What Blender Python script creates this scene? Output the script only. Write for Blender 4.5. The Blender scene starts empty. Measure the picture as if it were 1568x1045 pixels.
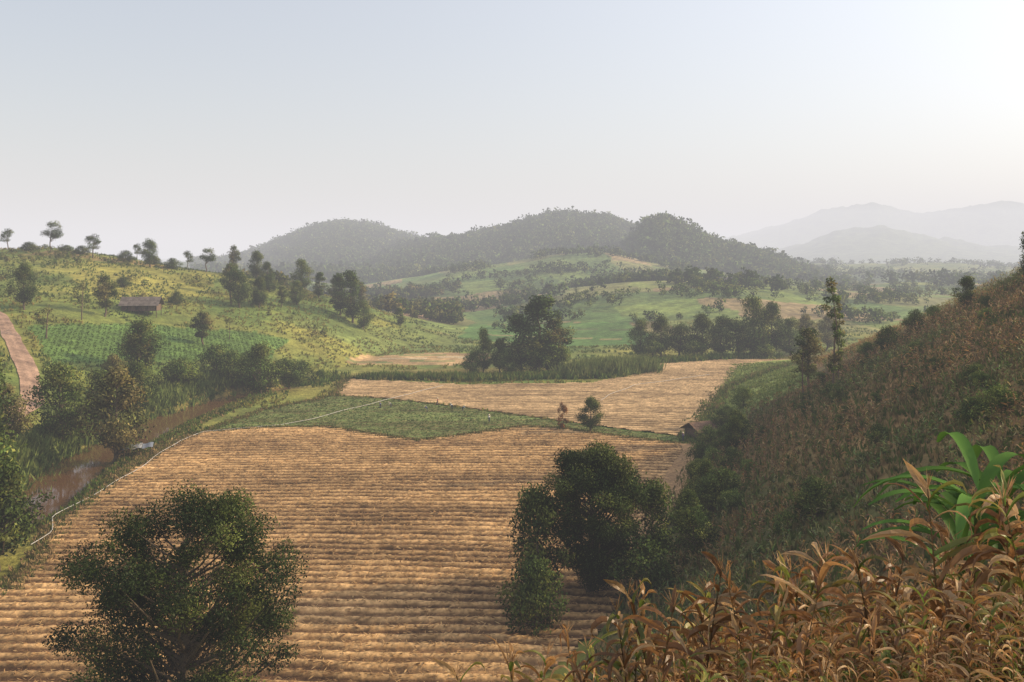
import bpy, math, numpy as np, mathutils
rng=np.random.default_rng(7)
H=35.0;F=1358.0
COL=bpy.context.collection
# ------------------------------------------------------------------ noise
def hsh(ix,iy,s):
    n=(ix.astype(np.int64)*374761393+iy.astype(np.int64)*668265263+s*982451653)&0xffffffff
    n=((n^(n>>13))*1274126177)&0xffffffff
    n=n^(n>>16)
    return (n&0xffff)/65535.0
def vn(x,y,s=0):
    ix=np.floor(x);iy=np.floor(y);fx=x-ix;fy=y-iy
    fx=fx*fx*(3-2*fx);fy=fy*fy*(3-2*fy)
    a=hsh(ix,iy,s);b=hsh(ix+1,iy,s);c=hsh(ix,iy+1,s);d=hsh(ix+1,iy+1,s)
    return (a*(1-fx)+b*fx)*(1-fy)+(c*(1-fx)+d*fx)*fy
def fbm(x,y,o=4,s=0):
    r=0;a=.5
    for i in range(o):
        r=r+a*(vn(x*2**i+17.3*i,y*2**i-9.1*i,s+i)-.5)*2;a*=.5
    return r
def sst(a,b,x):
    t=np.clip((x-a)/(b-a),0,1);return t*t*(3-2*t)
# ------------------------------------------------------------------ terrain
def interp(u,px,v):
    us=(np.array(px)-784)/F
    g=np.linspace(-1.2,1.2,1201);k=np.exp(-np.linspace(-2,2,17)**2);k/=k.sum()
    vv=np.interp(g,us,v);vp=np.pad(vv,8,mode='edge');vv=np.convolve(vp,k,'valid')
    return np.interp(u,g,vv)
def ridge(u,d,px,py,dr,foot,back,lin=.5):
    cz=interp(u,px,np.maximum(H-dr*(np.array(py)-400)/F,0))
    f=foot if np.isscalar(foot) else interp(u,foot[0],foot[1])
    t=np.clip((d-f)/(dr-f),0,1)
    p=lin*t+(1-lin)*t*t*(3-2*t)
    tb=np.clip((d-dr)/back,0,1);p=np.where(d>dr,1-tb*tb*(3-2*tb),p)
    return cz*p
RIV=np.array([(-100,30),(-72,95),(-70,125),(-76,155),(-78,195),(-74,235),(-55,262),(-30,278),(0,285),(40,292),(110,325)],float)
ROAD=np.array([(-230,300),(-185,284),(-149,258),(-113,207),(-100,185),(-94,160),(-92,130)],float)
def pdist(x,y,P):
    best=np.full(np.shape(x),1e9)
    for (ax,ay),(bx,by) in zip(P[:-1],P[1:]):
        dx,dy=bx-ax,by-ay;t=np.clip(((x-ax)*dx+(y-ay)*dy)/(dx*dx+dy*dy),0,1)
        best=np.minimum(best,np.hypot(x-ax-t*dx,y-ay-t*dy))
    return best
def near_hill(x,y):
    r=np.hypot(x,y)
    bx=.3*y-16
    A=1-sst(150,330,y)
    h=.535*(x-bx)*A
    h=np.where(h>42,42+8*np.tanh((h-42)/20),h)
    h=h+24*np.exp(-(r/34)**1.5)+(1.5-.2*x)*np.exp(-(r/22)**2)
    return h+np.clip(h/6,0,1)*(.9*fbm(x/14,y/14,3,9))*sst(8,40,r)
def height(x,y,full=False):
    x=np.asarray(x,float);y=np.asarray(y,float)
    r=np.hypot(x,y);d=np.maximum(y,r*.4)+1e-6;u=np.clip(x/d,-1.1,1.1)
    L=[]
    L.append(ridge(u,d,[-400,0,100,200,300,400,550,620,690,900],[375,382,382,397,415,432,470,495,515,520],400.,([-600,-400,0,200,400,500,600,690,900],[80,90,130,190,240,275,345,380,390]),260,.8))
    L.append(ridge(u,d,[640,720,800,870,950,1080,1180,1300,1450,1800],[490,475,460,442,432,427,434,450,455,455],650.,([600,700,980,1200,1500],[420,405,370,340,340]),300,.7))
    L.append(ridge(u,d,[100,300,450,560,640,700,780,850,920,1000,1080,1150,1300],[425,425,432,437,425,412,402,391,387,402,414,425,440],1000.,640,350,.6))
    L.append(ridge(u,d,[1000,1180,1300,1400,1568,1900],[455,442,438,432,434,432],900.,560,300,.7))
    L.append(ridge(u,d,[1050,1150,1200,1300,1400,1568,1900],[420,404,403,407,404,408,406],1800.,1000,700,.7))
    L.append(ridge(u,d,[300,340,380,430,480,520,570,610,650,720,800],[402,400,391,371,350,343,347,360,371,383,415],2200.,1200,1500,.4))
    L.append(ridge(u,d,[520,560,620,700,760,800,850,930,970,1050,1110,1200],[430,400,377,367,357,345,334,337,351,366,382,420],1700.,1000,900,.4))
    L.append(ridge(u,d,[930,955,985,1010,1040,1070,1110,1160,1250],[420,385,347,339,345,361,378,392,425],1250.,960,500,.4))
    L.append(ridge(u,d,[1100,1150,1220,1280,1340,1400,1480,1568,1750],[410,398,378,358,350,358,373,383,395],4500.,3000,1500,.4))
    L.append(ridge(u,d,[900,1000,1100,1150,1200,1260,1340,1400,1440,1530,1600,1900],[400,388,367,357,343,322,311,327,322,310,316,330],7500.,5000,3000,.4))
    z=L[0]
    for a in L[1:]: z=np.maximum(z,a)
    amp=np.clip(z/12,0,1)*np.clip(d/900,.25,3)*(np.where(d>4000,3,1))
    z=z+amp*(3.2*fbm(x/90,y/90,4)+2.0*fbm(x/300+5,y/300,3))
    h=near_hill(x,y)
    nh=h>z
    z=np.maximum(z,h)
    z=np.maximum(z,0)
    k=pdist(x,y,RIV)
    z=z-2.8*np.exp(-(k/(6.0-3.*sst(200,260,y)))**4)
    if full: return z,nh,k,L,u,d
    return z
def inpoly(x,y,P):
    P=np.array(P,float);c=np.zeros(np.shape(x),bool);j=len(P)-1
    for i in range(len(P)):
        xi,yi=P[i];xj,yj=P[j]
        c^=((yi>y)!=(yj>y))&(x<(xj-xi)*(y-yi)/(yj-yi+1e-12)+xi);j=i
    return c
# ------------------------------------------------------------------ mesh helpers
def mkmesh(name,v,q,col=None,mats=(),smooth=False,mi=None,nrm=None):
    v=np.asarray(v,np.float32).reshape(-1,3);q=np.asarray(q,np.int32).reshape(-1,4)
    me=bpy.data.meshes.new(name);me.vertices.add(len(v));me.vertices.foreach_set("co",v.ravel())
    me.loops.add(q.size);me.loops.foreach_set("vertex_index",q.ravel());me.polygons.add(len(q))
    me.polygons.foreach_set("loop_start",(np.arange(len(q))*4).astype(np.int32))
    me.polygons.foreach_set("use_smooth",np.full(len(q),smooth,bool))
    for m in mats: me.materials.append(m)
    if mi is not None: me.polygons.foreach_set("material_index",np.asarray(mi,np.int32))
    me.update(calc_edges=True)
    if col is not None:
        a=me.color_attributes.new("Col",'FLOAT_COLOR','POINT')
        c=np.ones((len(v),4),np.float32);c[:,:3]=np.clip(col,0,1);a.data.foreach_set("color",c.ravel())
    if nrm is not None:
        a=me.attributes.new("Lnr",'FLOAT_VECTOR','POINT');a.data.foreach_set("vector",np.asarray(nrm,np.float32).ravel())
    return me
def mkobj(name,me,loc=(0,0,0),rot=0,sc=(1,1,1),parent=None):
    o=bpy.data.objects.new(name,me);COL.objects.link(o);o.location=loc;o.rotation_euler=(0,0,rot);o.scale=sc
    if parent: o.parent=parent
    return o
class MB:
    def __init__(s): s.v=[];s.q=[];s.c=[];s.m=[];s.nr=[];s.n=0
    def add(s,v,q,c,m=0,nr=None):
        v=np.asarray(v,float).reshape(-1,3);q=np.asarray(q).reshape(-1,4)
        c=np.asarray(c,float)
        if c.ndim==1: c=np.tile(c,(len(v),1))
        s.v.append(v);s.q.append(q+s.n);s.c.append(c.reshape(-1,3));s.m.append(np.full(len(q),m));s.n+=len(v)
        s.nr.append(np.zeros((len(v),3)) if nr is None else np.asarray(nr,float).reshape(-1,3))
    def mesh(s,name,mats,smooth=False):
        return mkmesh(name,np.concatenate(s.v),np.concatenate(s.q),np.concatenate(s.c),mats,smooth,np.concatenate(s.m),np.concatenate(s.nr))
    def get(s): return np.concatenate(s.v),np.concatenate(s.q),np.concatenate(s.c),np.concatenate(s.m)
def unit(a): return a/(np.linalg.norm(a,axis=-1,keepdims=True)+1e-9)
def diamonds(mb,P,L,W,col,r,up=.3,m=0,dirs=None,nrm=None):
    n=len(P)
    a=unit(r.normal(size=(n,3))) if dirs is None else unit(dirs)
    b=unit(np.cross(a,unit(r.normal(size=(n,3))+np.array([0,0,up]))))
    L=np.broadcast_to(L,(n,))[:,None];W=np.broadcast_to(W,(n,))[:,None]
    v=np.stack([P-a*L*.5,P+b*W*.5,P+a*L*.5,P-b*W*.5],1)
    q=np.arange(n*4).reshape(n,4)
    nr=None if nrm is None else np.repeat(np.broadcast_to(nrm,(n,3)),4,axis=0)
    mb.add(v,q,np.repeat(col,4,axis=0),m,nr)
def tube(mb,pts,rad,col,sides=6,m=0):
    pts=np.array(pts,float);n=len(pts);rad=np.array(rad,float)
    t=unit(np.gradient(pts,axis=0));ref=np.array([.3,1,.1]);
    a=unit(np.cross(t,ref));b=np.cross(t,a)
    an=np.arange(sides)*2*math.pi/sides
    v=pts[:,None]+rad[:,None,None]*(a[:,None]*np.cos(an)[None,:,None]+b[:,None]*np.sin(an)[None,:,None])
    i=np.arange(n-1)[:,None]*sides;j=np.arange(sides)[None];k=(j+1)%sides
    q=np.stack([i+j,i+k,i+sides+k,i+sides+j],-1)
    mb.add(v,q,col,m)
def box(mb,c,s,col,m=0,rot=0):
    x,y,z=np.array(s)/2
    v=np.array([(-x,-y,-z),(x,-y,-z),(x,y,-z),(-x,y,-z),(-x,-y,z),(x,-y,z),(x,y,z),(-x,y,z)])
    cr,sr=math.cos(rot),math.sin(rot);v=np.stack([v[:,0]*cr-v[:,1]*sr,v[:,0]*sr+v[:,1]*cr,v[:,2]],-1)+np.array(c)
    mb.add(v,[(0,3,2,1),(4,5,6,7),(0,1,5,4),(1,2,6,5),(2,3,7,6),(3,0,4,7)],col,m)
# ------------------------------------------------------------------ materials
def mat_base(name):
    m=bpy.data.materials.new(name);m.use_nodes=True;nt=m.node_tree;nt.nodes.clear()
    return m,nt,nt.nodes.new("ShaderNodeOutputMaterial")
def noise_mul(nt,scale,lo,hi,detail=4):
    g=nt.nodes.new("ShaderNodeNewGeometry");n=nt.nodes.new("ShaderNodeTexNoise");n.inputs["Scale"].default_value=scale;n.inputs["Detail"].default_value=detail
    nt.links.new(g.outputs["Position"],n.inputs["Vector"])
    mr=nt.nodes.new("ShaderNodeMapRange");mr.inputs[1].default_value=.3;mr.inputs[2].default_value=.7;mr.inputs[3].default_value=lo;mr.inputs[4].default_value=hi
    nt.links.new(n.outputs[0],mr.inputs[0]);return mr.outputs[0],n.outputs[0]
def vmul(nt,a,b):
    x=nt.nodes.new("ShaderNodeVectorMath");x.operation='SCALE';nt.links.new(a,x.inputs[0]);nt.links.new(b,x.inputs["Scale"]);return x.outputs[0]
def attr(nt,n="Col"):
    a=nt.nodes.new("ShaderNodeAttribute");a.attribute_name=n;return a.outputs["Color"] if n=="Col" else a.outputs["Vector"]
def leaf_mat(name,trans=.3,gloss=.03,rough=.5,ng=.45):
    m,nt,o=mat_base(name)
    f,_=noise_mul(nt,.35,.75,1.25,2);c=vmul(nt,attr(nt),f)
    vt=nt.nodes.new("ShaderNodeVectorTransform");vt.vector_type='VECTOR';vt.convert_from='OBJECT';vt.convert_to='WORLD';nt.links.new(attr(nt,"Lnr"),vt.inputs[0])
    g=nt.nodes.new("ShaderNodeNewGeometry");sc=nt.nodes.new("ShaderNodeVectorMath");sc.operation='SCALE';sc.inputs["Scale"].default_value=ng;nt.links.new(g.outputs["Normal"],sc.inputs[0])
    ad=nt.nodes.new("ShaderNodeVectorMath");ad.operation='ADD';nt.links.new(vt.outputs[0],ad.inputs[0]);nt.links.new(sc.outputs[0],ad.inputs[1])
    no=nt.nodes.new("ShaderNodeVectorMath");no.operation='NORMALIZE';nt.links.new(ad.outputs[0],no.inputs[0])
    d=nt.nodes.new("ShaderNodeBsdfDiffuse");t=nt.nodes.new("ShaderNodeBsdfTranslucent")
    nt.links.new(c,d.inputs[0]);nt.links.new(c,t.inputs[0]);nt.links.new(no.outputs[0],d.inputs["Normal"])
    a=nt.nodes.new("ShaderNodeMixShader");a.inputs[0].default_value=trans;nt.links.new(d.outputs[0],a.inputs[1]);nt.links.new(t.outputs[0],a.inputs[2])
    if gloss>0:
        gl=nt.nodes.new("ShaderNodeBsdfGlossy");gl.inputs["Roughness"].default_value=rough;gl.inputs["Color"].default_value=(.8,.8,.8,1)
        b=nt.nodes.new("ShaderNodeMixShader");b.inputs[0].default_value=gloss;nt.links.new(a.outputs[0],b.inputs[1]);nt.links.new(gl.outputs[0],b.inputs[2]);a=b
    nt.links.new(a.outputs[0],o.inputs[0]);return m
def solid_mat(name,scale=3,lo=.7,hi=1.3,bump=.3,bscale=6,dist=.05,rough=.95,two=None):
    m,nt,o=mat_base(name);b=nt.nodes.new("ShaderNodeBsdfPrincipled");b.inputs["Roughness"].default_value=rough;b.inputs["Specular IOR Level"].default_value=.15
    f,_=noise_mul(nt,scale,lo,hi,6);c=vmul(nt,attr(nt),f)
    if two:
        f2,_=noise_mul(nt,two,.75,1.25,5);c=vmul(nt,c,f2)
    _,nn=noise_mul(nt,bscale,0,1,6)
    bp=nt.nodes.new("ShaderNodeBump");bp.inputs["Strength"].default_value=bump;bp.inputs["Distance"].default_value=dist;nt.links.new(nn,bp.inputs["Height"])
    nt.links.new(c,b.inputs["Base Color"]);nt.links.new(bp.outputs[0],b.inputs["Normal"]);nt.links.new(b.outputs[0],o.inputs[0]);return m
M_ground=solid_mat("ground_soil_grass",.35,.65,1.35,.8,1.2,.5,two=.06)
M_field=solid_mat("ploughed_straw",2.2,.6,1.4,.6,3,.15,two=.25)
M_leaf=leaf_mat("leaves",.25,.012)
M_far=leaf_mat("distant_leaves",.15,0,ng=.2)
M_corn=leaf_mat("dry_corn_leaf",.35,.03,.4,1.)
M_grass=leaf_mat("grass_blades",.3,0)
M_bark=solid_mat("bark",5,.6,1.3,.6,8,.05)
M_wood=solid_mat("weathered_wood",4,.7,1.2,.3,8,.03)
M_cloth=solid_mat("cloth",6,.85,1.15,.1,8,.01)
m,nt,o=mat_base("river_water");b=nt.nodes.new("ShaderNodeBsdfPrincipled");b.inputs["Base Color"].default_value=(.13,.065,.028,1);b.inputs["Roughness"].default_value=.06;b.inputs["Specular IOR Level"].default_value=.6
_,nn=noise_mul(nt,1.2,0,1,3);bp=nt.nodes.new("ShaderNodeBump");bp.inputs["Strength"].default_value=.06;bp.inputs["Distance"].default_value=.05;nt.links.new(nn,bp.inputs["Height"]);nt.links.new(bp.outputs[0],b.inputs["Normal"]);nt.links.new(b.outputs[0],o.inputs[0]);M_water=m
# ------------------------------------------------------------------ ground
c_=lambda *a:np.array(a,float)
th=np.concatenate([np.linspace(-180,-40,40)[:-1],np.linspace(-40,40,850),np.linspace(40,180,40)[1:]])*math.pi/180
rr=np.concatenate([[0.5],np.geomspace(2,14000,850)])
T,R=np.meshgrid(th,rr);X=R*np.sin(T);Y=R*np.cos(T);Z,NH,K,L,U,D=height(X,Y,True)
n1=fbm(X/25,Y/25,5,3)[...,None];n2=fbm(X/7,Y/7,4,5)[...,None];n3=fbm(X/80,Y/80,4,11)[...,None]
def mix(a,b,t): return a*(1-t)+b*t
TERR=[(-137,250),(-119,284),(-89,305),(-77,307),(-76,277),(-88,262),(-104,240),(-112,217),(-123,232)]
PADDY=[(-58,300),(-19,298),(-6,318),(-12,336),(-34,338),(-54,322)]
VALG=[(-24,395),(24,365),(54,368),(62,400),(58,440),(25,455),(-22,480)]
col=mix(c_(.125,.17,.035),c_(.26,.24,.05),np.clip(.5+1.3*n1,0,1))
col=mix(col,c_(.06,.09,.02),np.clip(.9*n2+.8*n3,0,.85))
wx=X+22*fbm(X/70,Y/70,3,21);wy=Y+30*fbm(X/70,Y/70,3,22)
cx=np.floor((wx*.9+wy*.2)/40);cy=np.floor((wy*.9-wx*.25)/62);hh=hsh(cx,cy,4)
pal=np.array([(.11,.18,.045),(.15,.20,.05),(.20,.19,.07),(.08,.13,.035),(.28,.19,.10),(.12,.16,.045),(.19,.21,.06),(.09,.14,.04)])
rows=(1+.16*np.sin((X*np.cos(hh*6)+Y*np.sin(hh*6))*1.1))[...,None]
mos=pal[(hh*7.999).astype(int)]*(1+.5*n2+.4*n1)*rows
mm=(sst(385,430,Y)*(1-sst(1150,1400,Y)))[...,None]
mm=mm*np.where((Y<470)&(X<-45),0,1)[...,None]
col=mix(col,mos,mm*.8)
forest=np.maximum(np.maximum((L[5]>Z*.8)&(L[5]>8),(L[6]>Z*.8)&(L[6]>8)),(L[7]>Z*.8)&(L[7]>6)).astype(float)[...,None]
forest=np.where(((Y>1100)&(Y<3000))[...,None],np.maximum(forest,.4),forest)
forest=np.where((Y>3000)[...,None],1,forest)
col=mix(col,c_(.055,.085,.032)*(1+.8*n1),forest*.85)
def patch(P,c,a=1.,wob=4):
    global col
    mk=inpoly(X+wob*fbm(X/12,Y/12,3,31),Y+wob*fbm(X/12,Y/12,3,32),P)[...,None]*a
    col=mix(col,np.array(c)*(1+.35*n2+.25*n1),mk)
patch(TERR,(.10,.17,.035),.95,2)
patch([(-178,375),(-133,390),(-112,350),(-136,305),(-160,320)],(.29,.25,.05),.75,8)
patch([(-210,395),(-150,398),(-150,385),(-210,380)],(.30,.17,.08),.6,8)
patch([(-90,330),(-55,325),(-10,345),(-24,405),(-60,370)],(.15,.19,.05),.7,6)
patch(PADDY,(.42,.27,.13),.95,3)
for (a,b) in((-50,305),(-30,309),(-40,317),(-20,321),(-34,328),(-18,332)):
    patch([(a-8,b),(a+9,b-1),(a+10,b+3),(a-6,b+4)],[(.16,.2,.06),(.5,.4,.24),(.22,.13,.07)][(a*7+b)%3],.9,1.)
patch(VALG,(.085,.165,.035),.92,3)
patch([(-20,480),(25,460),(60,445),(58,475),(20,520),(-30,560)],(.11,.18,.045),.8,4)
patch([(-15,410),(50,385),(50,388),(-14,414)],(.28,.2,.09),.8,1)
patch([(-18,440),(56,415),(56,418),(-18,444)],(.10,.10,.04),.8,1)
patch([(-70,480),(-40,480),(-45,600),(-58,720),(-90,720),(-85,600)],(.36,.20,.11),.75,14)
patch([(80,590),(180,600),(185,660),(90,660)],(.22,.26,.06),.7,8)
bank=np.exp(-(K/9)**2)[...,None];col=mix(col,c_(.22,.125,.055),bank*.6)
nhc=mix(c_(.26,.155,.06),c_(.12,.115,.035),np.clip(.4+1.8*n1,0,1))*(1+.7*n2)
col=np.where(NH[...,None]&(Z[...,None]>.3),nhc,col)
col=np.where((NH&(Y>172)&(Z>.1)&(X<.3*Y+8)&(X>0))[...,None],mix(col,c_(.22,.27,.06)*(1+.4*n2),.9),col)
n,m_=X.shape
i=np.arange(n-1)[:,None]*m_+np.arange(m_-1)[None,:]
q=np.stack([i,i+1,i+m_+1,i+m_],-1).reshape(-1,4)
mkobj("ground",mkmesh("ground",np.stack([X,Y,Z],-1),q,col.reshape(-1,3),[M_ground],True))
def ribbon(P,w,zfun,step=2.0):
    P=np.array(P,float);s=np.r_[0,np.cumsum(np.hypot(*np.diff(P,axis=0).T))]
    t=np.arange(0,s[-1],step);k=np.exp(-np.linspace(-2,2,9)**2);k/=k.sum()
    x=np.interp(t,s,P[:,0]);y=np.interp(t,s,P[:,1])
    x=np.convolve(np.pad(x,4,mode='edge'),k,'valid');y=np.convolve(np.pad(y,4,mode='edge'),k,'valid')
    dx=np.gradient(x);dy=np.gradient(y);l=np.hypot(dx,dy);nx,ny=-dy/l,dx/l
    wv=w*(1+.25*fbm(t/6,t*0,3,77))
    o=np.linspace(-.5,.5,7)
    XX=x[:,None]+nx[:,None]*o*wv[:,None];YY=y[:,None]+ny[:,None]*o*wv[:,None];ZZ=zfun(XX,YY)
    a=len(x);i=np.arange(a-1)[:,None]*7+np.arange(6)[None];q=np.stack([i,i+1,i+8,i+7],-1)
    return np.stack([XX,YY,ZZ],-1).reshape(-1,3),q.reshape(-1,4)
v,q=ribbon(RIV,15,lambda x,y:x*0-1.0);mkobj("river",mkmesh("river",v,q,None,[M_water],True))
v,q=ribbon(ROAD,4.2,lambda x,y:height(x,y)+.18,1.5)
rc=np.tile(c_(.38,.24,.16),(len(v),1))*(1+.3*np.cos(np.tile(np.linspace(-1,1,7),len(v)//7)*6.5))[:,None]**.5
mkobj("dirt_road",mkmesh("dirt_road",v,q,rc,[M_ground],True))
# ------------------------------------------------------------------ flat crop fields
BND=[(-62.4,180.7),(-52,185),(-39,186),(-29.6,179),(-18.2,171.6),(-8.4,178),(2.2,186.4),(10.3,184),(19,177),(31.8,168.5)]
MAIN=BND+[(34,164),(25,132),(16,105),(9,85),(0,70),(-14,52),(-110,52),(-58,79),(-54,93),(-55,103),(-60,116),(-61,125),(-63,146),(-64,170)]
GREEN=[(-62.4,183),(-58.4,206),(-46,228.5),(-30,222),(-13,210),(2.3,198),(12,190),(33,174.7)]+[(x,y+1.2) for x,y in BND[::-1]]
TAN=[(-46,230),(-49,261),(-30,256),(-15.5,250),(21.6,253),(41,276),(49,307),(75,314),(100,315),(98,296),(67,250),(57,238),(46,205),(36,183),(33,177),(12,192),(2.3,200),(-13,212),(-30,224)]
def rowphase(x,y): return y+.03*x+3.6*np.sin(x/30+.9+y/90)+.0022*(x+15)**2+1.1*fbm(x/12,y/12,2,41)
def field(name,P,pitch,amp,c1,c2,sx,sy,z0):
    P=np.array(P);xs=np.arange(P[:,0].min(),P[:,0].max(),sx);ys=np.arange(P[:,1].min(),P[:,1].max(),sy)
    A,B=np.meshgrid(xs,ys);ph=rowphase(A,B)/pitch*2*math.pi
    rd=.5+.5*np.cos(ph);ns=fbm(A/1.4,B/.6,3,51);lg=fbm(A/18,B/5,4,52);rv=fbm(A/60,np.floor(rowphase(A,B)/pitch+.5)*3.7,2,53)
    z=z0+amp*rd+.10*ns*amp/.25
    t=np.clip(sst(.30,.80,rd+.45*ns)+.30*lg+.35*rv,0,1)[...,None]
    cl=mix(np.array(c1),np.array(c2),t)*(1+.45*lg[...,None]+.3*ns[...,None]+.25*rv[...,None])
    i=np.arange(len(ys)-1)[:,None]*len(xs)+np.arange(len(xs)-1)[None]
    wob=.8
    ins=inpoly(A[:-1,:-1]+wob*fbm(A[:-1,:-1]/3,B[:-1,:-1]/3,2,61),B[:-1,:-1]+wob*fbm(A[:-1,:-1]/3,B[:-1,:-1]/3,2,62),P)
    i=i[ins];q=np.stack([i,i+1,i+len(xs)+1,i+len(xs)],-1)
    used=np.unique(q);mp=np.full(A.size,-1);mp[used]=np.arange(len(used))
    vv=np.stack([A,B,z],-1).reshape(-1,3)[used]
    mkobj(name,mkmesh(name,vv,mp[q],cl.reshape(-1,3)[used],[M_field],True))
field("harvested_straw_field",MAIN,1.95,.38,(.11,.057,.026),(.52,.315,.135),.4,.24,.06)
field("vegetable_field",GREEN,1.8,.3,(.21,.155,.06),(.13,.17,.05),.5,.3,.07)
field("dry_upper_field",TAN,2.3,.3,(.20,.125,.055),(.50,.33,.165),.6,.4,.05)
v,q=ribbon([(34,168),(33,160),(28.5,148.5),(24,132),(19,117),(14,106)],4,lambda x,y:np.maximum(height(x,y),0)+.55,1.5)
mkobj("farm_track",mkmesh("farm_track",v,q,np.tile(c_(.34,.2,.09),(len(v),1)),[M_field],True))
# ------------------------------------------------------------------ blade tufts
def tufts(mb,x,y,h,w,cols,r,nb=7,z=None,spread=.5,lean=.35):
    n=len(x);z=height(x,y) if z is None else z
    base=np.repeat(np.stack([x,y,z],-1),nb,0);h=np.repeat(np.broadcast_to(h,(n,)),nb)*r.uniform(.55,1.1,n*nb)
    off=r.normal(size=(n*nb,2))*spread*h[:,None]*.35
    d=unit(np.stack([r.normal(size=n*nb)*lean,r.normal(size=n*nb)*lean,np.ones(n*nb)],-1))
    P=base+np.concatenate([off,np.zeros((n*nb,1))],1)+d*h[:,None]*.45
    c=np.repeat(cols,nb,0)*r.uniform(.7,1.3,(n*nb,1))
    nr=np.concatenate([off*.6/h[:,None],np.full((n*nb,1),.7)],1)
    diamonds(mb,P,h,np.repeat(np.broadcast_to(w,(n,)),nb),c,r,0,dirs=d,nrm=nr)
def along(P,n,wid,r):
    P=np.array(P,float);s=np.r_[0,np.cumsum(np.hypot(*np.diff(P,axis=0).T))];t=r.uniform(0,s[-1],n)
    return np.interp(t,s,P[:,0])+r.normal(size=n)*wid,np.interp(t,s,P[:,1])+r.normal(size=n)*wid
def pick(pal,n,r): return np.array(pal)[r.integers(0,len(pal),n)]
G1=[(.10,.15,.035),(.14,.19,.04),(.07,.11,.025),(.19,.19,.05)]
G2=[(.20,.16,.06),(.14,.14,.04),(.28,.20,.09),(.10,.12,.035)]
mb=MB()
x,y=along([(-62,252),(-53,266),(-35,264),(-8,262),(12.6,266),(30,268)],3000,2.2,rng);tufts(mb,x,y,rng.uniform(1.0,2.8,3000),.35,pick(G1,3000,rng),rng)
x,y=along([(20,270),(30,276),(41,282)],1200,3,rng);tufts(mb,x,y,rng.uniform(3,6.5,1200),.45,pick([(.16,.20,.06),(.19,.21,.07)],1200,rng),rng)
x,y=along([(45,300),(70,316),(100,320)],900,2,rng);tufts(mb,x,y,rng.uniform(1.5,3,900),.4,pick(G1,900,rng),rng)
mkobj("reed_hedge",mb.mesh("reed_hedge",[M_grass]))
mb=MB()
x,y=along([(-66,100),(-62,125),(-68.5,150),(-69,190),(-65,228)],2500,1.2,rng);tufts(mb,x,y,rng.uniform(.4,1.0,2500),.25,pick(G1+G2,2500,rng),rng)
x,y=along([(-81,100),(-78,125),(-84,155),(-87,195),(-82,235),(-70,262)],3500,2.3,rng);tufts(mb,x,y,rng.uniform(1,3.5,3500),.35,pick([(.14,.18,.05),(.18,.21,.06),(.10,.14,.035)],3500,rng),rng)
mkobj("riverbank_grass",mb.mesh("riverbank_grass",[M_grass]))
mb=MB()
x,y=along(BND,3500,.5,rng);tufts(mb,x,y,rng.uniform(.3,.9,3500),.2,pick(G2,3500,rng),rng,5)
x,y=along([(-62,183),(-58.4,206),(-46,229),(-49,261)],1200,.8,rng);tufts(mb,x,y,rng.uniform(.3,1,1200),.2,pick(G2,1200,rng),rng,5)
x,y=along([(-54,93),(-55,103),(-60,116),(-61,125),(-64,146),(-65,170),(-63,182)],2500,.9,rng);tufts(mb,x,y,rng.uniform(.3,.9,2500),.2,pick(G2+[(.45,.30,.14)],2500,rng),rng,5)
x,y=along([(12,190),(2.3,199),(-13,211),(-30,223),(-46,229)],900,.5,rng);tufts(mb,x,y,rng.uniform(.2,.6,900),.2,pick(G2,900,rng),rng,5)
x,y=along([(34,170),(46,205),(57,238),(67,250),(98,296)],1800,1.3,rng);tufts(mb,x,y,rng.uniform(.4,1.4,1800),.25,pick(G1+G2,1800,rng),rng,5)
n=4500;y=rng.uniform(172,300,n);x=.3*y-16+rng.uniform(0,24,n);tufts(mb,x,y,rng.uniform(.3,.9,n),.2,pick([(.20,.25,.06),(.26,.28,.08),(.15,.20,.05)],n,rng),rng,5)
mkobj("field_margin_grass",mb.mesh("field_margin_grass",[M_grass]))
mb=MB();N=60000;x=rng.uniform(-64,34,N);y=52+130*rng.uniform(0,1,N)**1.3
k=inpoly(x,y,MAIN);x=x[k];y=y[k];pp=1.95
y=y-((rowphase(x,y)/pp+.5)%1-.5)*pp+rng.normal(size=len(y))*.34;N=len(x)
dd=np.stack([rng.normal(size=N)*1.5,rng.normal(size=N)*.6,rng.uniform(0,.5,N)],-1)
diamonds(mb,np.stack([x,y,.45+rng.uniform(-.08,.10,N)],-1),rng.uniform(.3,.8,N),rng.uniform(.06,.16,N),pick([(.60,.39,.18),(.48,.29,.13),(.30,.17,.08)],N,rng),rng,1.5,dirs=dd,nrm=(0,0,.6))
mkobj("straw_litter",mb.mesh("straw_litter",[M_grass]))
mb=MB();N=11000;x=rng.uniform(-62,33,N);y=rng.uniform(170,229,N);k=inpoly(x,y,GREEN);x=x[k];y=y[k];pp=1.8
y=y-((rowphase(x,y)/pp+.5)%1-.5)*pp+rng.normal(size=len(y))*.15;N=len(x)
tufts(mb,x,y,rng.uniform(.22,.4,N),.18,pick([(.13,.19,.05),(.17,.22,.06),(.11,.14,.045)],N,rng),rng,4,z=np.full(N,.3),lean=.8)
mkobj("vegetable_crop",mb.mesh("vegetable_crop",[M_grass]))
mb=MB();N=42000;y=120+320*rng.uniform(0,1,N)**1.0;x=y*rng.uniform(-.68,.42,N)
z,nh,kk,_,_,_=height(x,y,True)
k=~(inpoly(x,y,MAIN)|inpoly(x,y,GREEN)|inpoly(x,y,TAN)|inpoly(x,y,PADDY)|inpoly(x,y,VALG)|(nh&(z>.2))|(kk<6.5))
k&=~inpoly(x,y,TERR)
k&=pdist(x,y,ROAD)>3
k&=vn(x/9,y/9,71)>.35
x=x[k];y=y[k];z=z[k];N=len(x);s=vn(x/35,y/35,72)
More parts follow.
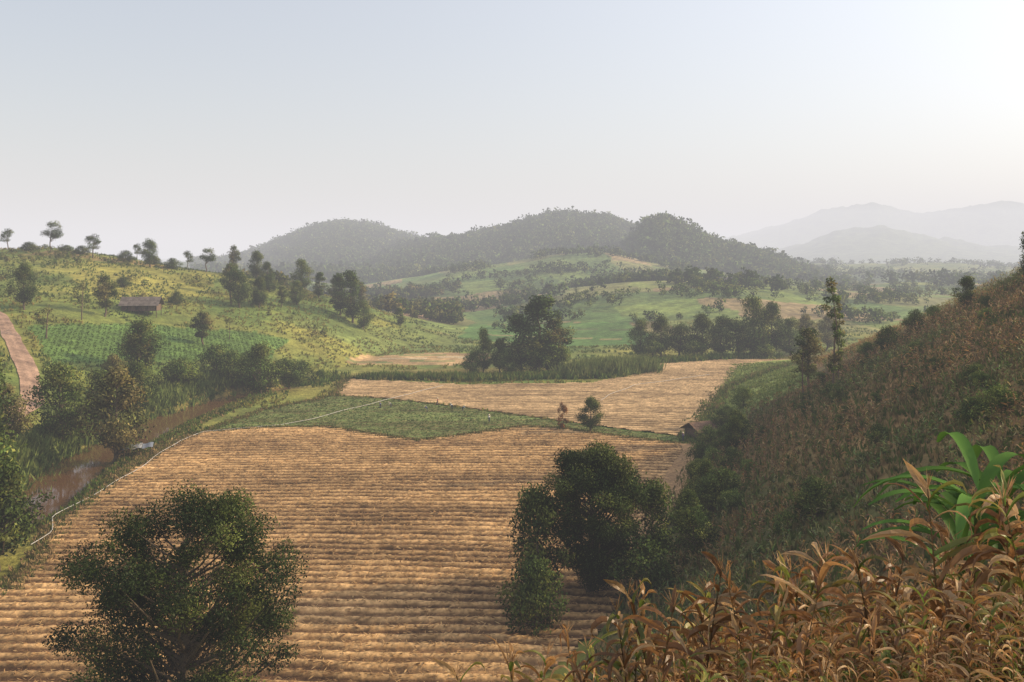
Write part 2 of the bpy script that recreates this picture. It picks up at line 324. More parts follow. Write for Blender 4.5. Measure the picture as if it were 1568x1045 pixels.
cl=np.where((s>.5)[:,None],pick([(.24,.22,.05),(.30,.24,.07),(.17,.19,.045)],N,rng),pick(G1,N,rng))
tufts(mb,x,y,rng.uniform(.4,1.3,N),.3,cl,rng,5,z=z)
mkobj("hillside_grass",mb.mesh("hillside_grass",[M_grass]))
mb=MB();N=11000;x=rng.uniform(-137,-76,N);y=rng.uniform(217,307,N);k=inpoly(x,y,TERR);x=x[k];y=y[k]
x=x-((x+.4*y)/1.5%1-.5)*.55
tufts(mb,x,y,rng.uniform(.22,.45,len(x)),.22,pick([(.12,.19,.04),(.15,.22,.05),(.10,.16,.035)],len(x),rng),rng,4,lean=.8)
mkobj("terrace_crop",mb.mesh("terrace_crop",[M_grass]))
# ------------------------------------------------------------------ trees
LG=[(.06,.09,.02),(.085,.12,.026),(.045,.07,.017),(.14,.155,.035)]
def tree_mesh(name,seed,h,rx,z0,ncl,nleaf,leaf,tr,pal=LG,crad=.33,top=.8,lean=0.,pk=.8,ex=.6):
    r=np.random.default_rng(seed);mb=MB()
    bk=np.array((.14,.105,.07))
    tt=np.linspace(0,1,8);tx=np.cumsum(r.normal(size=8))*h*.012+lean*tt*h;ty=np.cumsum(r.normal(size=8))*h*.012;tx-=tx[0];ty-=ty[0]
    tp=np.stack([tx,ty,tt*h*top],-1);tube(mb,tp,tr*(1-.85*tt)+.01,bk,8,1)
    zc0=z0*h;ch=h-zc0;cs=[]
    for i in range(ncl):
        t=r.uniform(0.04,.96);env=max(math.sin(math.pi*min(t,1)**pk),.05)**ex*rx*r.uniform(.72,1.14)
        a=r.uniform(0,2*math.pi);q_=r.uniform(.15,1)**.5
        cr=rx*crad*r.uniform(.55,1.3)
        ax=np.interp(zc0+t*ch,tp[:,2],tp[:,0]);ay=np.interp(zc0+t*ch,tp[:,2],tp[:,1])
        e=max(env-cr*.6,0)*q_
        c=np.array([ax+math.cos(a)*e,ay+math.sin(a)*e,zc0+t*ch*.97])
        cs.append((c,cr))
        zz=min(max(c[2]-e*.8,h*.15),h*top)
        st=np.array([np.interp(zz,tp[:,2],tp[:,0]),np.interp(zz,tp[:,2],tp[:,1]),zz])
        md=(st+c)/2+r.normal(size=3)*.05*rx-np.array([0,0,.08*rx])
        b0=tr*.38*(1-.6*st[2]/h)
        tube(mb,[st,md,c],[b0,b0*.6,b0*.2],bk,5,1)
    cnt=np.array([c[1]**2 for c in cs]);cnt=(cnt/cnt.sum()*nleaf).astype(int)
    cen=np.array([0,0,zc0+ch*.45])
    for (c,cr),k in zip(cs,cnt):
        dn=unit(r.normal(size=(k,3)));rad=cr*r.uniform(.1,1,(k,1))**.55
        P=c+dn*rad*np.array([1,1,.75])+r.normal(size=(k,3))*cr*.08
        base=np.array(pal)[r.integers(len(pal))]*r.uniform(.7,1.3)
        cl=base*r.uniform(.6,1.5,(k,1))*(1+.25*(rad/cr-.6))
        P[:,2]=np.maximum(P[:,2],.1)
        nr=unit(dn*.75+unit(P-cen)*.5)
        diamonds(mb,P,leaf*r.uniform(.7,1.4,k),leaf*.55*r.uniform(.7,1.3,k),cl,r,.8,0,nrm=nr)
    return mb.mesh(name,[M_leaf,M_bark])
GL=[(.10,.15,.03),(.15,.19,.04),(.07,.11,.025),(.20,.21,.05)]
OL=[(.17,.16,.05),(.12,.13,.04),(.21,.17,.06)]
BR=[(.30,.14,.05),(.20,.10,.045)]
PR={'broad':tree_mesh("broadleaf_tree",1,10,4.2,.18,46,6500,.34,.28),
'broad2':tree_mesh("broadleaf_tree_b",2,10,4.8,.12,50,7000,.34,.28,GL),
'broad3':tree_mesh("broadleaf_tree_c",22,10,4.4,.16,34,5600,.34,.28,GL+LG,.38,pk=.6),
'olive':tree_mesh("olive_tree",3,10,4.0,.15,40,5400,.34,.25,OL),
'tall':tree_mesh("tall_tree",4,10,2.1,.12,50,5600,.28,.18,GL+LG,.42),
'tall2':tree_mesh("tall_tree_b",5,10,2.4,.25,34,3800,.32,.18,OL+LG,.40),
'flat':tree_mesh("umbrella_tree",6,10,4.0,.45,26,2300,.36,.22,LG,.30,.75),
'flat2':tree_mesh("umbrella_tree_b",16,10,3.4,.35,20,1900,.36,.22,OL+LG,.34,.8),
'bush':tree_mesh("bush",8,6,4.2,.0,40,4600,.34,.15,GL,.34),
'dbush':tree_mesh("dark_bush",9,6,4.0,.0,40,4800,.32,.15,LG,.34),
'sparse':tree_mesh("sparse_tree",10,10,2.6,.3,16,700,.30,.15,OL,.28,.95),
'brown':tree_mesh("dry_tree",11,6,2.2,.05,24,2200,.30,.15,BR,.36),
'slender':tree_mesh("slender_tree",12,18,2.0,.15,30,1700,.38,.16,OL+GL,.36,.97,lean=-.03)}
PH={k:(6 if k in('bush','dbush','brown') else 18 if k=='slender' else 10) for k in PR}
NM={'broad':'broadleaf_tree','broad2':'broadleaf_tree','broad3':'broadleaf_tree','olive':'riverside_tree','tall':'tall_tree','tall2':'tall_tree','flat':'umbrella_tree','flat2':'umbrella_tree','bush':'green_bush','dbush':'dark_bush','sparse':'sparse_tree','brown':'dry_brown_tree','slender':'slender_tree'}
def plant(kind,x,y,h,wf=1.0,sink=.25):
    z=float(height(x,y))-sink;s=(h)/PH[kind]
    mkobj(NM[kind],PR[kind],(x,y,z),rng.uniform(0,6.28),(s*wf,s*wf,s))
TR=[('olive',-71,157,18,.95),('broad',-58,100,13,1),('broad3',-64,106,17,1),('broad',-80,130,21,1),('broad2',-69,117,9,1.1),('broad3',-88,140,17,1),('olive',-86,152,12,1),('broad2',-84,165,15,1),('broad',-61,104,9,1.2),
('broad',-84,198,12.5,.95),('olive',-93,205,10,1),('broad2',-97,232,14,1),('tall2',-95,226,15,1.4),('broad2',-66,233,13.5,1.1),('bush',-76,242,9,1),('bush',-82,245,9,1),('broad3',-61,243,9.5,1.2),('bush',-61,258,8,1),('bush',-85,225,8,1.1),('bush',-92,215,7,1.2),('broad3',-73,250,9,1.1),('bush',-56,262,6,1),('bush',-70,246,8,1.1),('broad2',-86,185,11,1),
('broad',-148,269,14,.8),('tall2',-129,281,14,1.2),('sparse',-131,270,13,1),('tall2',-96,276,11,1.6),('sparse',-92,289,8,1),('tall',-65,362,22,1.2),('tall',-71,367,18,1.2),('broad2',-60,358,12,.8),('broad3',-103,335,17,.8),('sparse',-107,338,16,1.2),('broad',-97,340,12,.9),
('flat',-203,390,14,1),('flat2',-226,398,10,1.1),('flat2',-182,385,11,1.3),('broad3',-157,385,14,.8),('flat',-138,400,11,1.2),('tall2',-128,408,15,.9),('broad',-115,400,13,.9),('flat2',-170,402,8,1),('broad2',-95,400,14,.9),('tall',-85,390,12,1.3),('tall2',-73,430,12,1.2),('tall',-49,390,8,1.5),('dbush',-103,375,7,1),('dbush',-121,320,5,1),('sparse',-126,240,10,1.6),('tall2',-91,350,9,1.3),('broad',-112,352,13,.8),('broad2',-88,362,10,.9),('bush',-98,345,6,1),('dbush',-170,390,5,1.3),('dbush',-150,392,5,1.4),('dbush',-190,392,4,1.6),('dbush',-215,395,4,1.6),('broad',-108,392,10,.9),('broad',-80,400,10,.9),('sparse',-140,300,9,1.2),('dbush',-145,330,4,1.3),('dbush',-198,394,3,1.8),('dbush',-160,396,4,1.5),('flat2',-148,404,9,1),
('tall',7.3,276,25,1.6),('tall2',13.5,279,18,1.5),('tall',3,280,19,1.6),('broad2',-9,278,14,.6),('broad',-4,277,11,.8),('bush',8,273,9,1),('bush',15,276,9,.9),('bush',-1,275,8,1),('broad3',11,277,14,.8),('bush',-12,276,7,.8),
('broad2',47,322,14,.9),('broad',54,321,15,.9),('broad3',61,324,14,1),('broad',69,322,16,.9),('broad2',77,325,15,1),('broad3',82,322,16,.9),('broad2',88,324,22,.85),('broad',95,324,20,.8),('broad2',103,328,14,1),('bush',50,316,7,1.2),('bush',65,317,7,1.2),('bush',90,318,8,1.2),('olive',112,335,15,1),('olive',122,345,14,1.1),
('broad',16,181,7.5,1),('brown',10.5,184,6.5,.6),
('slender',53.5,148,20,1),('slender',56,152,15,.8),('tall2',57,170,12,1.2),('sparse',51,155,9,1.2),('dbush',68,160,4.5,1),('dbush',75,165,4.5,.9),('broad',82,160,6,1),('broad',88,150,9,.8),
('dbush',29,85,4,1),('broad',20,100,6,1),('dbush',24,108,5,1),
('broad',15,95,10,.9),('broad3',18.5,91,7,.9),('dbush',2.2,84,7,.8),('dbush',13,88,6,1.1),('broad',2.6,91,12,.8)]
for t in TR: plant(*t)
for i in range(22):
    yy=rng.uniform(104,190);xx=.3*yy-16+rng.uniform(3,10);plant(['dbush','broad','dbush','bush'][i%4],xx,yy,rng.uniform(2.5,6),rng.uniform(.8,1.2))
for i in range(50):
    yy=rng.uniform(80,175);xx=.3*yy-16+rng.uniform(10,60);
    if xx<yy*.62: plant(['dbush','bush','broad3'][i%3],xx,yy,rng.uniform(1.2,3.4),rng.uniform(.9,1.4))
def hero(x,y,h,rx,z0,ncl,nl,leaf,seed,tr,**k):
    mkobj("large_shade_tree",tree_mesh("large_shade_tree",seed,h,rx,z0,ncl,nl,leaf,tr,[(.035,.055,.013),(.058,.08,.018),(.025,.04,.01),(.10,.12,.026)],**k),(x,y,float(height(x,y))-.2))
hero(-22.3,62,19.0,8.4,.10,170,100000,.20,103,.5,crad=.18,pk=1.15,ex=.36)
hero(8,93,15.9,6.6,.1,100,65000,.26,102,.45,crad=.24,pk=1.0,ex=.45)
# ------------------------------------------------------------------ distant tree masses
def mass(name,x,y,h,w,K,pal,r,leaf=.22):
    mb=MB();n=len(x);z=height(x,y)
    k=np.repeat(np.arange(n),K);d=unit(r.normal(size=(n*K,3)))*r.uniform(.2,1,(n*K,1))**.5
    P=np.stack([x[k]+d[:,0]*w[k]*.5,y[k]+d[:,1]*w[k]*.5,z[k]+h[k]*(.52+.48*d[:,2])],-1)
    P[:,0]+=.18*w[k]*np.sin(k*3.1+P[:,2]);
    tv=r.uniform(.75,1.3,(n,1))[k]
    cl=pick(pal,n,r)[k]*tv*r.uniform(.8,1.2,(n*K,1))
    diamonds(mb,P,h[k]*leaf*r.uniform(.8,1.6,n*K),h[k]*leaf*r.uniform(.5,1.1,n*K),cl,r,.6,nrm=d*1.2+np.array([0,0,.25]))
    mkobj(name,mb.mesh(name,[M_far]))
def region(n,umin,umax,dmin,dmax,r,p=1.0):
    d=dmin+(dmax-dmin)*r.uniform(0,1,n)**p;return d*r.uniform(umin,umax,n),d
r=rng
FG=[(.08,.12,.036),(.10,.145,.042),(.07,.10,.034),(.14,.16,.05)]
x,y=region(30000,-.36,.36,950,2300,r)
z,nh,kk,L,u,d=height(x,y,True)
k=(((L[5]>z-6)&(L[5]>15))|((L[6]>z-6)&(L[6]>12))|((L[7]>z-6)&(L[7]>8)))
x=x[k];y=y[k];h=r.uniform(6,14,len(x))*(1+.5*(r.uniform(size=len(x))>.93));mass("forest_hill_trees",x,y,h,h*r.uniform(.6,1.2,len(x)),20,FG,r,.26)
x,y=region(5200,-.25,.2,600,1250,r);k=vn(x/45,y/45,81)+.25*r.uniform(size=len(x))>.74
x=x[k];y=y[k];h=r.uniform(3,10,len(x));mass("middle_hill_trees",x,y,h,h*r.uniform(.6,1.1,len(x)),30,FG,r,.24)
x,y=region(3200,-.3,-.06,430,800,r);k=(vn(x/30,y/30,82)+.3*r.uniform(size=len(x))>.8)
x=x[k];y=y[k];h=r.uniform(3,11,len(x));mass("valley_trees",x,y,h,h*r.uniform(.6,1.0,len(x)),70,LG+OL,r,.18)
x,y=region(5600,-.02,.7,440,900,r);k=(vn(x/26,y/26,83)+.3*r.uniform(size=len(x))>.86)
x=x[k];y=y[k];h=r.uniform(1.5,7.5,len(x));mass("farmland_trees",x,y,h,h*r.uniform(.7,1.2,len(x)),60,LG+GL,r,.18)
x,y=region(5200,.22,.75,800,3000,r);k=(vn(x/60,y/60,84)+.3*r.uniform(size=len(x))>.78)
x=x[k];y=y[k];h=r.uniform(5,15,len(x));mass("hazy_valley_trees",x,y,h,h*r.uniform(.7,1.2,len(x)),26,FG,r,.25)
x,y=region(1900,-.7,-.12,230,430,r);k=(vn(x/18,y/18,85)+.2*r.uniform(size=len(x))>.83)&~inpoly(x,y,TERR)&(np.hypot(x+124,y-296)>14)&(x<-60)
x=x[k];y=y[k];h=r.uniform(.8,3,len(x));mass("hillside_shrubs",x,y,h,h*r.uniform(1,1.6,len(x)),70,GL+OL,r,.18)
x=r.uniform(110,185,26);y=r.uniform(585,640,26);h=r.uniform(6,13,26);mass("farmstead_trees",x,y,h,h*.9,120,LG,r,.18)
# ------------------------------------------------------------------ corn
def corn_proto(r,h,nl,segs,green,low=False):
    mb=MB();lean=r.normal(size=2)*.12
    top=np.array([lean[0]*h,lean[1]*h,h*.88])
    sc=np.array((.22,.14,.06)) if r.uniform()>green else np.array((.13,.15,.035))
    ts=np.linspace(0,1,4)
    tube(mb,np.stack([top[0]*ts**1.5,top[1]*ts**1.5,top[2]*ts],-1),.012*(1-.6*ts),sc,4 if not low else 3)
    for i in range(nl):
        t=.10+.88*(i+r.uniform(0,.6))/nl;b=np.array([top[0]*t**1.5,top[1]*t**1.5,top[2]*t])
        a=i*math.pi*.95+r.uniform(-.9,.9);L_=r.uniform(.30,.95)*h*.38*(1.1-.4*abs(t-.5))
        el=r.uniform(.1,1.3);curl=r.uniform(1.0,4.2)
        p=[b];e=el;aw=r.uniform(-.9,.9)
        for s in range(segs):
            st=L_/segs;a2=a+aw*(s/segs)**2+r.normal()*.15
            p.append(p[-1]+st*np.array([math.cos(a2)*math.cos(e),math.sin(a2)*math.cos(e),math.sin(e)]));e-=curl/segs*(.4+1.2*s/segs)*r.uniform(.4,1.5)
        p=np.array(p);s_=np.linspace(0,1,segs+1);wd=h*.0165*np.sin(math.pi*np.clip(s_*.86+.12,0,1))**.7*r.uniform(.5,1.4)
        if low: wd=wd*1.7
        wd[-1]=.002
        tw=r.uniform(-2.8,2.8)*s_+r.uniform(-.5,.5)
        side=np.stack([-math.sin(a)*np.cos(tw),math.cos(a)*np.cos(tw),np.sin(tw)],-1)
        nrm=np.cross(unit(np.gradient(p,axis=0)),side)
        g=r.uniform()
        if g<green: c0=np.array([(.11,.20,.03),(.18,.25,.04),(.28,.27,.06)])[r.integers(3)]
        else: c0=np.array([(.46,.25,.09),(.32,.15,.055),(.58,.38,.18),(.18,.09,.04),(.66,.46,.25),(.40,.21,.08),(.27,.14,.06)])[r.integers(7)]
        c1=mix(c0,np.array((.44,.23,.09)),.5)
        cc=mix(c0[None],c1[None],s_[:,None])
        if low:
            v=np.stack([p-side*wd[:,None],p+side*wd[:,None]],1);k=np.arange(segs)[:,None]*2
            q=np.concatenate([k,k+1,k+3,k+2],1);mb.add(v,q,np.repeat(cc,2,0))
        else:
            v=np.stack([p-side*wd[:,None]+nrm*wd[:,None]*.6,p,p+side*wd[:,None]+nrm*wd[:,None]*.6],1);k=np.arange(segs)[:,None]*3
            q=np.concatenate([np.concatenate([k,k+1,k+4,k+3],1),np.concatenate([k+1,k+2,k+5,k+4],1)]);mb.add(v,q,np.repeat(cc,3,0)*np.tile([[1],[.8],[1]],(segs+1,1)))
    nt_=9 if not low else 2
    P=[];Dn=[]
    for i in range(nt_):
        d=unit(np.array([r.normal()*.6,r.normal()*.6,1.]));P.append(top+d*h*.05);Dn.append(d)
    diamonds(mb,np.array(P),h*.10,h*.006 if not low else h*.02,np.tile((.38,.22,.10),(nt_,1)),r,0,dirs=np.array(Dn))
    return mb.get()
def corn_field(name,x,y,protos,sc,r,tint=None,z=None):
    mb=MB();z=height(x,y) if z is None else z
    pi=r.integers(0,len(protos),len(x));an=r.uniform(0,6.28,len(x))
    for j,(v,q,c,m) in enumerate(protos):
        k=np.where(pi==j)[0];n=len(k)
        if n==0: continue
        ca,sa=np.cos(an[k])[:,None],np.sin(an[k])[:,None];s=sc[k][:,None]
        vx=(v[None,:,0]*ca-v[None,:,1]*sa)*s+x[k][:,None];vy=(v[None,:,0]*sa+v[None,:,1]*ca)*s+y[k][:,None];vz=v[None,:,2]*s+z[k][:,None]
        tt=r.uniform(.55,1.25,(n,1,1))*(np.ones((1,1,3)) if tint is None else tint[k][:,None,:])
        mb.add(np.stack([vx,vy,vz],-1),(q[None]+np.arange(n)[:,None,None]*len(v)).reshape(-1,4),(c[None]*tt).reshape(-1,3))
    mkobj(name,mb.mesh(name,[M_corn]))
r=np.random.default_rng(55)
hp=[corn_proto(r,1.9,24,8,.10 if j%3 else .5) for j in range(16)]
X_,Y_=np.meshgrid(np.arange(-16,32,.44),np.arange(2.5,40,.36));x=(X_+r.normal(size=X_.shape)*.15).ravel();y=(Y_+r.normal(size=X_.shape)*.13).ravel()
rad=np.hypot(x,y);uu=x/y;rmin=np.interp(uu,[-.3,-.1,.05,.2,.6],[12.,9.8,8.2,7.5,7.4])
k=(rad<34)&(np.abs(x)<y*.68+1.5)&(r.uniform(size=len(x))<.93)&(rad>4.0)
x=x[k];y=y[k];rad=rad[k];rmin=rmin[k];near=rad<rmin
keep=~near|(x/y>-.05)
s=np.where(near,r.uniform(.30,.5,len(x))*np.clip(rad/7,.6,1),r.uniform(.66,.99,len(x)))
corn_field("dry_corn_field",x[keep],y[keep],hp,s[keep],r)
lp=[corn_proto(r,1.9,9,3,.15,True) for _ in range(12)]
R_,S_=np.meshgrid(np.arange(0,150,1.3),np.arange(30,260,.9));yy=S_+r.normal(size=S_.shape)*.2;xx=.3*yy-16+5+R_+r.normal(size=S_.shape)*.12
x=xx.ravel();y=yy.ravel();k=(x<y*.66+4)&(y>34)&(x-(.3*y-16)<110)&(r.uniform(size=len(x))<.9)&~((y>168)&(x<.3*y+9))&(vn(x/7,y/7,91)>.2)
k&=y<240
x=x[k];y=y[k];g=np.clip((vn(x/13,y/13,92)-.5)*4,0,1)[:,None];hi=np.clip((x-(.3*y-16)-15)/30,0,1)[:,None]
tint=mix(np.array([[.85,.85,.75]]),np.array([[.42,.78,.5]]),g)*(.8+.45*hi)
corn_field("hillside_corn_field",x,y,lp,r.uniform(.9,1.3,len(x)),r,tint)
mb=MB();n=14000;y=r.uniform(34,170,n);x=.3*y-16+r.uniform(0,70,n);k=x<y*.68;x=x[k];y=y[k]
tufts(mb,x,y,r.uniform(.5,1.4,len(x)),.25,pick([(.12,.15,.035),(.28,.19,.08),(.20,.16,.06),(.10,.13,.03)],len(x),r),r,5)
mkobj("hill_undergrowth",mb.mesh("hill_undergrowth",[M_grass]))
def banana(name,x,y,h,seed):
    r=np.random.default_rng(seed);mb=MB();tube(mb,[(0,0,0),(0,0,h*.75)],[.07,.04],(.12,.15,.05),8)
    for i in range(12):
        a=i*2.4+r.uniform(-.3,.3);e=r.uniform(.5,1.3);p=[np.array([0,0,h*(.5+.025*i)])];S=9
        for s in range(S):
            p.append(p[-1]+h*.05*np.array([math.cos(a)*math.cos(e),math.sin(a)*math.cos(e),math.sin(e)]));e-=.2
        p=np.array(p);s_=np.linspace(0,1,S+1);wd=h*.024*np.sin(math.pi*np.clip(s_*.93+.04,0,1))**.6;wd[0]=.01
        side=np.array([-math.sin(a),math.cos(a),0]);nr=np.cross(unit(np.gradient(p,axis=0)),np.tile(side,(S+1,1)))
        v=np.stack([p-side*wd[:,None]+nr*wd[:,None]*.35,p,p+side*wd[:,None]+nr*wd[:,None]*.35],1);k=np.arange(S)[:,None]*3
        mb.add(v,np.concatenate([np.concatenate([k,k+1,k+4,k+3],1),np.concatenate([k+1,k+2,k+5,k+4],1)]),np.array((.09,.18,.035))*r.uniform(.7,1.2))
    mkobj(name,mb.mesh(name,[M_leaf],True),(x,y,float(height(x,y))-.1))
banana("broad_leaf_plant",6.3,12.0,4.1,1);banana("broad_leaf_plant",6.9,12.5,4.3,4);banana("broad_leaf_plant",6.7,13.2,3.9,9)
# ------------------------------------------------------------------ hose, huts
def hose(P):
    P=np.array(P,float);s=np.r_[0,np.cumsum(np.hypot(*np.diff(P,axis=0).T))];t=np.arange(0,s[-1],1.5)
    x=np.interp(t,s,P[:,0])+.25*np.sin(t/3);y=np.interp(t,s,P[:,1])+.25*np.sin(t/4.1)
    mb=MB();tube(mb,np.stack([x,y,np.full(len(x),.48)],-1),np.full(len(x),.05),(.52,.49,.45),6);mkobj("irrigation_hose",mb.mesh("irrigation_hose",[M_cloth],True))
hose([(-58.6,108),(-59,113),(-62,120),(-62,144),(-64,170),(-62.3,180),(-48.5,187),(-44,194),(-36,211),(-19,247)])
hose([(22,220),(24.6,228),(34,247),(61,271)])
def hut(name,x,y,L_,W_,hw,hr,rot,wall,roof,posts=True,z=None):
    e=bpy.data.objects.new(name,None);COL.objects.link(e);z=float(height(x,y)) if z is None else z;e.location=(x,y,z);e.rotation_euler=(0,0,rot)
    mb=MB();fl=.9 if posts else 0
    for i in range(5):
        for s in(-1,1):
            tube(mb,[(-L_/2+L_*i/4,s*W_/2,-1.5),(-L_/2+L_*i/4,s*W_/2,fl+hw)],[.12,.12],(.10,.07,.05),6)
    mkobj("posts",mb.mesh("posts",[M_wood]),parent=e)
    mb=MB()
    for i in range(int(L_/.5)):
        if i%6==3: continue
        for s in(-1,1): box(mb,(-L_/2+.25+i*.5,s*(W_/2-.12),fl+hw/2),(.47,.06,hw),np.array(wall)*rng.uniform(.7,1.3))
    for s in(-1,1): box(mb,(s*(L_/2-.1),0,fl+hw/2),(.06,W_-.4,hw),wall)
    box(mb,(0,0,fl-.06),(L_-.1,W_-.1,.12),np.array(wall)*.8)
    mkobj("plank_walls",mb.mesh("plank_walls",[M_wood]),parent=e)
    mb=MB();ov=.9;n=14
    for s in(-1,1):
        for j in range(5):
            for i in range(n):
                x0=-L_/2-ov+(L_+2*ov)*i/n;x1=x0+(L_+2*ov)/n-.02;t0=j/5;t1=(j+1)/5+.03
                f=lambda t:(s*(W_/2+ov)*t,fl+hw+hr*(1-t)-.25*t);y0,z0=f(t0);y1,z1=f(t1);lift=.04*(j%2)
                v=[(x0,y0,z0+lift),(x1,y0,z0+lift),(x1,y1,z1+lift+.03),(x0,y1,z1+lift+.03)]
                v+=[(a,b,c-.07) for a,b,c in v]
                mb.add(v,[(0,1,2,3),(7,6,5,4),(0,4,5,1),(1,5,6,2),(2,6,7,3),(3,7,4,0)],np.array(roof)*rng.uniform(.75,1.25))
    mkobj("gable_roof",mb.mesh("gable_roof",[M_wood]),parent=e)
hut("wooden_farm_hut",-124,297,11,6,2.0,2.5,.12,(.16,.11,.08),(.16,.13,.11))
hut("farmhouse",150,612,15,8,3,3,.1,(.25,.2,.16),(.16,.15,.15),False)
hut("field_shed",38.5,176,7,4,1.8,1.3,.5,(.14,.09,.06),(.22,.13,.08),False,.2)
e=bpy.data.objects.new("tarpaulin_shelter",None);COL.objects.link(e);e.location=(-66.5,158,0);e.rotation_euler=(0,0,.3)
mb=MB()
for a in(-2.2,0,2.2):
    for b in(-1.6,1.6): tube(mb,[(a,b,-1),(a,b,1.9+.3*(b>0))],[.06,.05],(.12,.08,.05),5)
mkobj("poles",mb.mesh("poles",[M_wood]),parent=e)
mb=MB()
for j,(a,w,cc) in enumerate([(-1.8,1.5,(.22,.24,.27)),(-.2,1.5,(.36,.36,.37)),(1.5,1.8,(.20,.22,.26))]):
    g=6;xs=np.linspace(a-w/2,a+w/2,g);ys=np.linspace(-1.7,1.7,g);A,B=np.meshgrid(xs,ys);Zz=2.0+.12*B+.15*np.sin(A*3+j)+.12*np.sin(B*2.5)+.05*j
    i=np.arange(g-1)[:,None]*g+np.arange(g-1)[None];mb.add(np.stack([A,B,Zz],-1),np.stack([i,i+1,i+g+1,i+g],-1),cc)
mkobj("tarpaulin",mb.mesh("tarpaulin",[M_cloth],True),parent=e)
# ------------------------------------------------------------------ people
def person(x,y,rot,bend,shirt,trouser,hat,seed):
    hip=.92-.08*bend;ang=bend
    def up(l,base,side=0): return (side,base[1]+math.sin(ang)*l,base[2]+math.cos(ang)*l)
    pel=(0,0,hip);ch=up(.32,pel);nk=up(.52,pel);hd=(0,nk[1]+math.sin(ang*.8)*.12,nk[2]+math.cos(ang*.8)*.12);ht=(0,nk[1]+math.sin(ang*.8)*.27,nk[2]+math.cos(ang*.8)*.27)
    V=[pel,ch,nk,hd,ht];E=[(0,1),(1,2),(2,3),(3,4)];Rd=[.15,.16,.065,.10,.075]
    for s in(-1,1):
        k=len(V);sh=up(.46,pel,s*.19);st=.14*s*(1 if bend<.2 else .6)
        el=(s*.23,sh[1]+.05+.10*bend,sh[2]-.28);ha=(s*.20,el[1]+.10+.12*bend,el[2]-.25+.03*(s>0));fg=(s*.19,ha[1]+.05,ha[2]-.10)
        V+=[sh,el,ha,fg];E+=[(1,k),(k,k+1),(k+1,k+2),(k+2,k+3)];Rd+=[.065,.048,.035,.03]
        k=len(V);V+=[(s*.11,0,hip-.08),(s*.13,st*.6+.05*bend,hip*.52),(s*.14,st-.03,.09),(s*.14,st+.15,.04)];E+=[(0,k),(k,k+1),(k+1,k+2),(k+2,k+3)];Rd+=[.095,.07,.05,.04]
    me=bpy.data.meshes.new("body");me.from_pydata(V,E,[]);o=bpy.data.objects.new("body_src",me);COL.objects.link(o)
    o.modifiers.new("s",'SKIN')
    for i,vv in enumerate(me.skin_vertices[0].data): vv.radius=(Rd[i],Rd[i]);vv.use_root=(i==0)
    sb=o.modifiers.new("d",'SUBSURF');sb.levels=1;sb.render_levels=1
    dg=bpy.context.evaluated_depsgraph_get();m2=bpy.data.meshes.new_from_object(o.evaluated_get(dg));bpy.data.objects.remove(o)
    n=len(m2.vertices);co=np.zeros(n*3,np.float32);m2.vertices.foreach_get("co",co);co=co.reshape(-1,3)
    VV=np.array(V);nn=np.linalg.norm(co[:,None]-VV[None],axis=2).argmin(1)
    cl=np.tile(np.array(shirt,float),(n,1))
    for i in range(n):
        if nn[i] in(2,3,4,7,8,15,16): cl[i]=(.30,.17,.10)
        if nn[i] in(9,10,11,17,18,19,0): cl[i]=trouser
        if nn[i] in (12,20): cl[i]=(.06,.05,.04)
    a=m2.color_attributes.new("Col",'FLOAT_COLOR','POINT');c4=np.ones((n,4),np.float32);c4[:,:3]=cl;a.data.foreach_set("color",c4.ravel())
    m2.materials.clear();m2.materials.append(M_cloth);m2.polygons.foreach_set("use_smooth",np.ones(len(m2.polygons),bool))
    e=bpy.data.objects.new("farm_worker",None);COL.objects.link(e);e.location=(x,y,.30);e.rotation_euler=(0,0,rot)
    mkobj("body",m2,parent=e)
    mb=MB();t=unit(np.array([0,ht[1]-nk[1],ht[2]-nk[2]]));h0=np.array(hd)+t*.06
    tube(mb,[h0-t*.01,h0+t*.02,h0+t*.05,h0+t*.14,h0+t*.17],[.23,.20,.13,.10,.01],hat,12);mkobj("straw_hat",mb.mesh("straw_hat",[M_cloth],True),parent=e)
for i,a in enumerate([(-28.6,210,1.5,1.0,(.6,.55,.5)),(-19.5,204,1.2,.9,(.12,.14,.3)),(-18,214,-1.4,.1,(.5,.12,.08)),(-14,208,2.0,.8,(.7,.7,.7)),(-11.4,204.5,-1.2,.9,(.4,.42,.5)),(-4.9,191,.5,.05,(.8,.78,.72)),(-31,209,.3,.9,(.2,.2,.25)),(33,171,.2,.05,(.15,.12,.2))]):
    person(a[0],a[1],a[2],a[3],a[4],(.04,.05,.08),(.7,.6,.4),i)
# ------------------------------------------------------------------ haze (box volume over the valley, its glow stands in for scattered light)
SIG=.00031;LH=(.83,.81,.83)
mb=MB();box(mb,(0,0,10),(40000,40000,820),(1,1,1));m,nt,o=mat_base("glowing_haze")
ab=nt.nodes.new("ShaderNodeVolumeAbsorption");ab.inputs["Color"].default_value=(0,0,0,1);ab.inputs["Density"].default_value=SIG
em=nt.nodes.new("ShaderNodeEmission");em.inputs[0].default_value=(*LH,1);em.inputs[1].default_value=SIG
ad=nt.nodes.new("ShaderNodeAddShader");nt.links.new(ab.outputs[0],ad.inputs[0]);nt.links.new(em.outputs[0],ad.inputs[1]);nt.links.new(ad.outputs[0],o.inputs["Volume"])
mkobj("haze_glow_background",mb.mesh("haze",[m]))
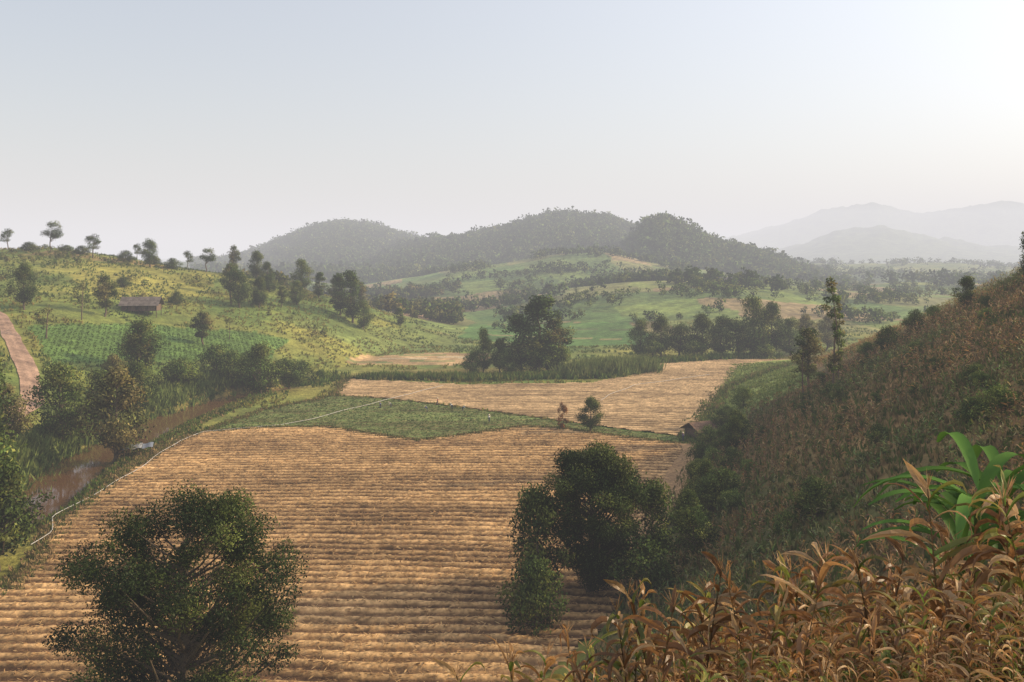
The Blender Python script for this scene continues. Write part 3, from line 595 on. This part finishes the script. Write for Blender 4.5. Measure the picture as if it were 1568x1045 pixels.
# ------------------------------------------------------------------ light, camera
w=bpy.data.worlds.new("World");bpy.context.scene.world=w;w.use_nodes=True;wt=w.node_tree
SE,SA=26,80
dv=mathutils.Vector((math.cos(math.radians(SE))*math.sin(math.radians(SA)),math.cos(math.radians(SE))*math.cos(math.radians(SA)),math.sin(math.radians(SE))))
sk=wt.nodes.new("ShaderNodeTexSky");sk.sky_type='NISHITA';sk.sun_disc=False;sk.sun_elevation=math.radians(SE);sk.sun_rotation=math.radians(SA);sk.dust_density=3.0;sk.air_density=1.2
bg=wt.nodes["Background"];bg.inputs[1].default_value=.13
# added brightening over the sky texture, stronger toward the sun
tc=wt.nodes.new("ShaderNodeTexCoord");dp=wt.nodes.new("ShaderNodeVectorMath");dp.operation='DOT_PRODUCT';dp.inputs[1].default_value=dv;wt.links.new(tc.outputs["Generated"],dp.inputs[0])
a1=wt.nodes.new("ShaderNodeMath");a1.operation='MULTIPLY_ADD';a1.inputs[1].default_value=.5;a1.inputs[2].default_value=.5;wt.links.new(dp.outputs["Value"],a1.inputs[0])
a2=wt.nodes.new("ShaderNodeMath");a2.operation='POWER';a2.inputs[1].default_value=2.6;wt.links.new(a1.outputs[0],a2.inputs[0])
a3=wt.nodes.new("ShaderNodeMath");a3.operation='MULTIPLY_ADD';a3.inputs[1].default_value=4.6;a3.inputs[2].default_value=1.2;wt.links.new(a2.outputs[0],a3.inputs[0])
vc=wt.nodes.new("ShaderNodeVectorMath");vc.operation='SCALE';vc.inputs[0].default_value=(1.03,.98,1.0);wt.links.new(a3.outputs[0],vc.inputs["Scale"])
va=wt.nodes.new("ShaderNodeVectorMath");va.operation='ADD';wt.links.new(sk.outputs[0],va.inputs[0]);wt.links.new(vc.outputs[0],va.inputs[1]);wt.links.new(va.outputs[0],bg.inputs[0])
sd=bpy.data.lights.new("sun",'SUN');so=bpy.data.objects.new("sun",sd);COL.objects.link(so);sd.energy=5;sd.angle=.009;sd.color=(1,.82,.55)
so.rotation_euler=dv.to_track_quat('Z','Y').to_euler();so.location=(300,100,200)
cd=bpy.data.cameras.new("camera");cam=bpy.data.objects.new("camera",cd);COL.objects.link(cam)
cam.location=(0,0,35);cam.rotation_euler=(math.pi/2,0,0);cd.sensor_width=36;cd.lens=36*F/1568;cd.shift_y=-122.5/1568;cd.clip_end=60000;cd.clip_start=.2
sc=bpy.context.scene;sc.camera=cam
sc.view_settings.view_transform='Standard';sc.view_settings.look='None';sc.view_settings.exposure=0
